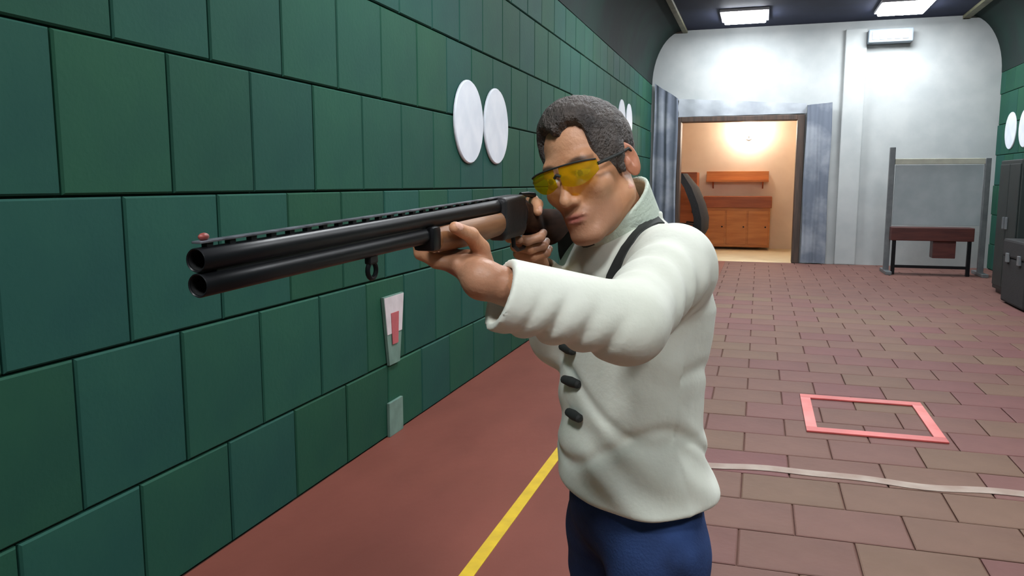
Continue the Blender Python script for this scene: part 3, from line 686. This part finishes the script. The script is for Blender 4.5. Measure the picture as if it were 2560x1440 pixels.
for tip, dv in ((gw(0.0300, LS - 0.079, -0.031), GR @ nrm((0.75, -0.25, 0.6))), (gw(0.0265, 0.857, -0.034), GR @ nrm((0.85, -0.1, 0.5)))):
    nd = np.linalg.norm(V - (tip + dv * 0.009), axis=1); paint(np.clip((0.0085 - nd) / 0.0015, 0, 1), srgb(226, 178, 160), 0.8)
ca = bme.color_attributes.new('paint', 'FLOAT_COLOR', 'POINT'); ca.data.foreach_set('color', colr.ravel())
link('body', shift(bme, RT), 'skin', man)

# hair: a short cap over the skull
f = Field()
f.ell((0, -0.014, 0.038), (0.080, 0.100, 0.092)); f.ell((0, 0.02, 0.072), (0.062, 0.066, 0.062), 0.02)
f.rc((0.070, 0.010, 0.02), (0.070, 0.008, -0.018), 0.014, 0.008, 0.015); f.rc((-0.070, 0.010, 0.02), (-0.070, 0.008, -0.018), 0.014, 0.008, 0.015)
f.ell((0, 0.112, 0.000), (0.086, 0.070, 0.078), 0.012, 's')
f.ell((0.030, 0.088, 0.060), (0.026, 0.040, 0.034), 0.015, 's'); f.ell((-0.030, 0.088, 0.060), (0.026, 0.040, 0.034), 0.015, 's')
f.half((0, -0.06, -0.052), (0, 0.35, -1), 0.01)
f.ell((0, 0.06, -0.075), (0.12, 0.085, 0.060), 0.012, 's')
for s in (-1, 1): f.ell((s * 0.080, -0.012, -0.010), (0.018, 0.019, 0.036), 0.006, 's')
f.add(lambda P: 0.0011 * np.sin(P[:, 0] * 420 + 3 * np.sin(P[:, 1] * 90)) * np.sin(P[:, 1] * 160 + P[:, 2] * 120), (0, 0, 0), 1, 'd')
ff = Field().include(f, HR, HP, HS)
link('hair', shift(ff.mesh('hair', HP - 0.17, HP + 0.19, 0.0030), RT), 'hair', man)

# jacket
ZT = [0.90, 0.945, 1.00, 1.06, 1.13, 1.20, 1.27, 1.36, 1.43, 1.485, 1.53]
CX = [-0.217, -0.217, -0.219, -0.228, -0.236, -0.238, -0.238, -0.236, -0.238, -0.243, -0.247]
CY = [1.553, 1.555, 1.560, 1.566, 1.572, 1.580, 1.592, 1.608, 1.606, 1.604, 1.600]
WA = [0.176, 0.184, 0.190, 0.184, 0.172, 0.174, 0.182, 0.190, 0.172, 0.120, 0.070]
WB = [0.130, 0.137, 0.141, 0.134, 0.123, 0.125, 0.131, 0.137, 0.120, 0.092, 0.060]
def torso_fn(P):
    z_ = P[:, 2]; cx = np.interp(z_, ZT, CX); cy = np.interp(z_, ZT, CY); a = np.interp(z_, ZT, WA); b = np.interp(z_, ZT, WB)
    u = (P[:, 0] - cx) * RI[0] + (P[:, 1] - cy) * RI[1]; v = (P[:, 0] - cx) * FW[0] + (P[:, 1] - cy) * FW[1]
    r_ = ((np.abs(u) / a) ** 2.2 + (np.abs(v) / b) ** 2.2) ** (1 / 2.2)
    ang = np.arctan2(v / b, u / a)
    fold = (0.0034 * np.sin(z_ * 62 + 2.6 * np.sin(ang * 2.3 + 1) + ang * 1.7) * (0.5 + 0.5 * np.sin(z_ * 17 + ang * 1.3)) + 0.006 * np.exp(-((z_ - 1.10 - 0.05 * np.sin(ang * 2 + 2)) / 0.014) ** 2) + 0.005 * np.exp(-((z_ - 1.19 - 0.07 * np.sin(ang * 1.7)) / 0.016) ** 2)) * np.clip((1.34 - z_) / 0.1, 0, 1)
    return np.maximum((r_ - 1) * np.minimum(a, b) * 0.9 + fold, z_ - 1.545)
f = Field(); f.add(torso_fn, (-0.23, 1.58, 1.22), 0.42)
f.rc(NB + (0, 0, -0.045), SL, 0.062, 0.064, 0.06); f.rc(NB + (0, 0, -0.045), SR, 0.062, 0.064, 0.06)
f.rc(SR, ER, 0.066, 0.056, 0.04); f.rc(ER, ER + (WRT - ER) * 0.72, 0.056, 0.045, 0.03)
f.rc(SL, EL, 0.066, 0.060, 0.045)
cd = nrm(CUFF - EL); ce = CUFF
f.rc(EL, ce + cd * 0.03, 0.060, 0.0535, 0.02)
# wrinkles across the left sleeve
ax = np.array(cd); lenF = np.linalg.norm(CUFF - EL)
def wrinkle(P):
    q = P - EL; t = q @ ax; rad = q - t[:, None] * ax; rr = np.linalg.norm(rad, axis=1) + 1e-6
    low = np.clip(0.55 - rad[:, 2] / rr * 0.8, 0, 1); near_ = (rr < 0.09) & (t > -0.05) & (t < lenF + 0.05)
    skew = t + rad[:, 2] * 0.25
    d_ = np.zeros(len(P))
    for c_, w_, a_ in ((0.035, 0.011, 0.006), (0.080, 0.012, 0.008), (0.128, 0.010, 0.010), (0.165, 0.007, 0.004)): d_ += a_ * np.exp(-((skew - c_) / w_) ** 2)
    return d_ * low * near_
f.add(wrinkle, (EL + CUFF) / 2, 0.2, 'd')
af = nrm(EL - SL)
def wrinkle2(P):
    q = P - SL; t = q @ af; rad = q - t[:, None] * af; rr = np.linalg.norm(rad, axis=1)
    return 0.003 * np.sin(t * 90 + rad[:, 2] * 40) * ((rr < 0.09) & (t > 0) & (t < 0.26)) * np.clip(t / 0.05, 0, 1) * np.clip((0.26 - t) / 0.05, 0, 1)
f.add(wrinkle2, (SL + EL) / 2, 0.22, 'd')
# hollow cuff, cut slightly askew
ncut = nrm(cd + np.array((0, 0, 0.10)))
def cuffcut(P):
    q = P - ce; t = q @ ncut; rr = np.linalg.norm(q - (q @ cd)[:, None] * cd, axis=1)
    return np.where((rr < 0.085) & (t > -0.12), -t, 1.0)       # negative beyond the cuff plane
f.add(lambda P: np.maximum(cuffcut(P), np.linalg.norm((P - ce - cd * 0.06), axis=1) - 0.12), ce, 0.2, 's', 0.003)
f.rc(ce - cd * 0.07, ce + cd * 0.08, 0.036, 0.048, 0.003, 's')
f.rc(ER + (WRT - ER) * 0.66, ER + (WRT - ER) * 0.9, 0.032, 0.036, 0.003, 's')
f.rc(NB + (0, 0, 0.03), hw_((0, -0.03, -0.06)), 0.062, 0.065, 0.01, 's')
f.half((-0.22, 1.56, 1.000), (0.02, 0.06, -1), 0.012)
jme = f.mesh('jacket', (-0.60, 0.98, 0.90), (0.02, 1.90, 1.60), 0.0042)
jacket = link('jacket', shift(jme, RT), 'jacket', man)
JF = f
def on_jacket(p, d, off=0.0, Fd=None):       # march from p along d until the cloth
    Fd = Fd or JF; p = np.array(p, float); d = nrm(d)
    for _ in range(80):
        e = Fd.ev(p[None])[0]
        if e < off + 0.0005: break
        p = p + d * max((e - off) * 0.7, 0.0006)
    return p
# standing collar
na = nrm(hw_((0, -0.03, -0.06)) - NB); cb = NB + (0, 0, 0.005)
f = Field()
f.rc(cb, cb + na * 0.12, 0.079, 0.081, 0.01)
f.half(cb + na * 0.098, nrm(na + FW * 0.30 + RI * 0.22), 0.004)
f.half(cb - na * 0.02, -na, 0.004)
f.rc(cb - na * 0.1, cb + na * 0.2, 0.070, 0.073, 0.004, 's')
link('collar', shift(f.mesh('collar', NB - 0.16, NB + 0.20, 0.0034), RT), 'collar', jacket)
# shoulder strap lying on the cloth, and the dark toggles down the front
def ribbon(pts, n, wdt, th):
    vs = []; fs = []
    for i, (p, nn) in enumerate(zip(pts, n)):
        t = nrm(pts[min(i + 1, len(pts) - 1)] - pts[max(i - 1, 0)]); sd = nrm(np.cross(t, nn)); nn = nrm(np.cross(sd, t))
        for a, b in ((-1, -0.4), (1, -0.4), (0.85, 1), (-0.85, 1)): vs.append(p + sd * a * wdt / 2 + nn * b * th - RT)
    for i in range(len(pts) - 1):
        for k in range(4): fs.append((4*i+k, 4*i+(k+1) % 4, 4*i+4+(k+1) % 4, 4*i+4+k))
    e_ = 4 * (len(pts) - 1); fs += [(3, 2, 1, 0), (e_, e_+1, e_+2, e_+3)]
    return MB().add(vs, fs)
def grad(Fd, p):
    h_ = 0.002; return nrm([Fd.ev((p + np.eye(3)[i] * h_)[None])[0] - Fd.ev((p - np.eye(3)[i] * h_)[None])[0] for i in range(3)])
CAM = np.array((0, 0, 1.6))
A_ = [(-0.166, 1.545, 1.56), (-0.180, 1.515, 1.56), (-0.200, 1.478, 1.53), (-0.222, 1.45, 1.50), (-0.246, 1.42, 1.466), (-0.262, 1.40, 1.435), (-0.272, 1.39, 1.405), (-0.280, 1.39, 1.37), (-0.285, 1.40, 1.33)]
pts = []
AIM = np.array((-0.235, 1.60, 1.40))
for p in A_:
    q = np.array(p); d_ = AIM - q; d_[2] *= 0.8; pts.append(on_jacket(q + nrm(-d_) * 0.05, d_))
pts = [np.array(p) for p in pts]
fine = [pts[0]]
for i in range(len(pts) - 1):
    for k in range(1, 4): fine.append(pts[i] + (pts[i + 1] - pts[i]) * k / 3)
nor = [grad(JF, p) for p in fine]
fine = [p - n_ * JF.ev(p[None])[0] for p, n_ in zip(fine, nor)]
ribbon(fine, nor, 0.030, 0.004).build('shoulder_strap', 'strap', jacket, True)
for zt, off in ((1.275, -0.012), (1.210, -0.006), (1.150, 0.006), (1.340, -0.012)):
    c0 = np.array((np.interp(zt, ZT, CX), np.interp(zt, ZT, CY), zt)); p = on_jacket(c0 + FW * 0.25 - RI * off, -FW)
    nn = grad(JF, p); sd = nrm(np.cross(nn, (0, 0, 1)))
    q = p + nn * 0.006
    MB().tube([q - sd * 0.028 - RT, q - sd * 0.024 - RT, q - RT, q + sd * 0.024 - RT, q + sd * 0.028 - RT], [0.004, 0.0085, 0.0105, 0.0085, 0.004], 10).build('toggle', 'strap', jacket, True)
p = on_jacket(cb + FW * 0.25 + np.array((0, 0, 0.012)), -FW)
MB().tube([p + FW * 0.004 + RI * 0.03 - RT, p + FW * 0.010 - RT, p + FW * 0.004 - RI * 0.03 - RT], [0.006, 0.014, 0.006], 10).build('collar_toggle', 'strap', jacket, True)

# jeans and shoes
f = Field()
f.ell((-0.218, 1.556, 0.975), (0.13, 0.13, 0.12), 0.02)
for H_, K_, A_2 in ((HIPL, KNL, ANL), (HIPR, KNR, ANR)):
    f.rc((H_ + (-0.217, 1.556, 0.95)) / 2, H_ + (0, 0, -0.03), 0.110, 0.094, 0.03); f.rc(H_, K_, 0.094, 0.072, 0.03); f.rc(K_, A_2 + (0, 0, -0.02), 0.072, 0.062, 0.03)
def jfold(P): return 0.003 * np.sin(P[:, 2] * 60 + 2 * np.sin(P[:, 0] * 30 + P[:, 1] * 20)) * np.clip((0.86 - P[:, 2]) / 0.1, 0.2, 1)
f.add(jfold, (-0.22, 1.56, 0.5), 1.2, 'd'); f.half((0, 0, 0.045), (0, 0, -1)); f.half((0, 0, 1.03), (0, 0, 1))
link('jeans', shift(f.mesh('jeans', (-0.48, 1.28, 0.02), (0.04, 1.92, 1.06), 0.006), RT), 'denim', man)
for A_2, dr in ((ANL, (-0.60, -0.80, 0)), (ANR, (-0.98, -0.2, 0))):
    d_ = nrm(dr); f = Field(); f.rc(A_2 + (0, 0, 0.02), A_2 + (0, 0, -0.04), 0.042, 0.042); f.rc(A_2 - d_ * 0.03 + (0, 0, -0.045), A_2 + d_ * 0.06 + (0, 0, -0.045), 0.042, 0.044, 0.03)
    f.rc(A_2 + d_ * 0.06 + (0, 0, -0.05), A_2 + d_ * 0.16 + (0, 0, -0.058), 0.044, 0.036, 0.03); f.half((0, 0, 0.018), (0, 0, -1), 0.004)
    sh = link('shoe', shift(f.mesh('shoe', A_2 - 0.13 , A_2 + 0.24, 0.006), RT), 'shoe', man)
    n_ = np.cross((0, 0, 1), d_); out = []
    for t in np.linspace(0, 2 * math.pi, 28, endpoint=False):
        out.append(A_2 + d_ * (0.065 + 0.137 * math.cos(t)) + n_ * (0.046 * math.sin(t)))
    vs = [(p[0] - RT[0], p[1] - RT[1], zz) for zz in (0.0, 0.022) for p in out]
    MB().add(vs, [tuple(range(28))[::-1], tuple(range(28, 56))] + [(k, (k + 1) % 28, 28 + (k + 1) % 28, 28 + k) for k in range(28)]).build('sole', 'sole', sh)

# ------------------------------------------------------------------ yellow shooting glasses (head frame)
gl = tag(empty('shooting_glasses'), 'yellow-tinted wraparound shooting glasses on the man\'s face', 'glasses')
Mg = Matrix.Identity(4)
for i in range(3):
    for j in range(3): Mg[i][j] = HR[i, j] * HS
    Mg[i][3] = HP[i]
gl.matrix_world = Mg
def gsurf(x): return 0.108 - 4.8 * x * x - 60 * x ** 4
for s in (-1, 1):
    n, m = 18, 10; vs = []; fs = []
    for th in (0, 0.0022):
        for i in range(n + 1):
            u = i / n; x_ = s * (0.006 + 0.064 * u)
            top = 0.020 - 0.006 * u ** 3; bot = -0.024 + 0.012 * (1 - u) ** 3 + 0.020 * u ** 3
            for j in range(m + 1):
                v = j / m; z_ = bot + (top - bot) * v; vs.append((x_, gsurf(x_) + th - 6 * (z_ + 0.002) ** 2, z_))
    k = (n + 1) * (m + 1)
    for i in range(n):
        for j in range(m):
            a = i * (m + 1) + j; q = (a, a + 1, a + m + 2, a + m + 1); fs.append(q); fs.append(tuple(t + k for t in q[::-1]))
        for j in (0, m):
            a = i * (m + 1) + j; fs.append((a, a + m + 1, a + m + 1 + k, a + k))
    for j in range(m):
        for i in (0, n):
            a = i * (m + 1) + j; fs.append((a, a + 1, a + 1 + k, a + k))
    MB().add(vs, fs).build('lens', 'lens', gl, True)
    MB().tube([(s * 0.070, gsurf(0.070), 0.006), (s * 0.077, 0.055, 0.008), (s * 0.081, 0.02, 0.010), (s * 0.0815, -0.012, 0.014), (s * 0.079, -0.035, -0.004)], [0.003, 0.003, 0.0028, 0.0026, 0.0025], 8).build('temple_arm', 'tint_arm' if False else 'strap', gl, True)
MB().tube([(x_, gsurf(x_) + 0.001, 0.0205 - 0.006 * (abs(x_) / 0.07) ** 3) for x_ in np.linspace(-0.07, 0.07, 21)], 0.0018, 6).build('brow_bar', 'strap', gl, True)
MB().tube([(-0.007, 0.1075, 0.004), (0, 0.110, 0.008), (0.007, 0.1075, 0.004)], 0.0028, 8).build('nose_bridge', 'strap', gl, True)
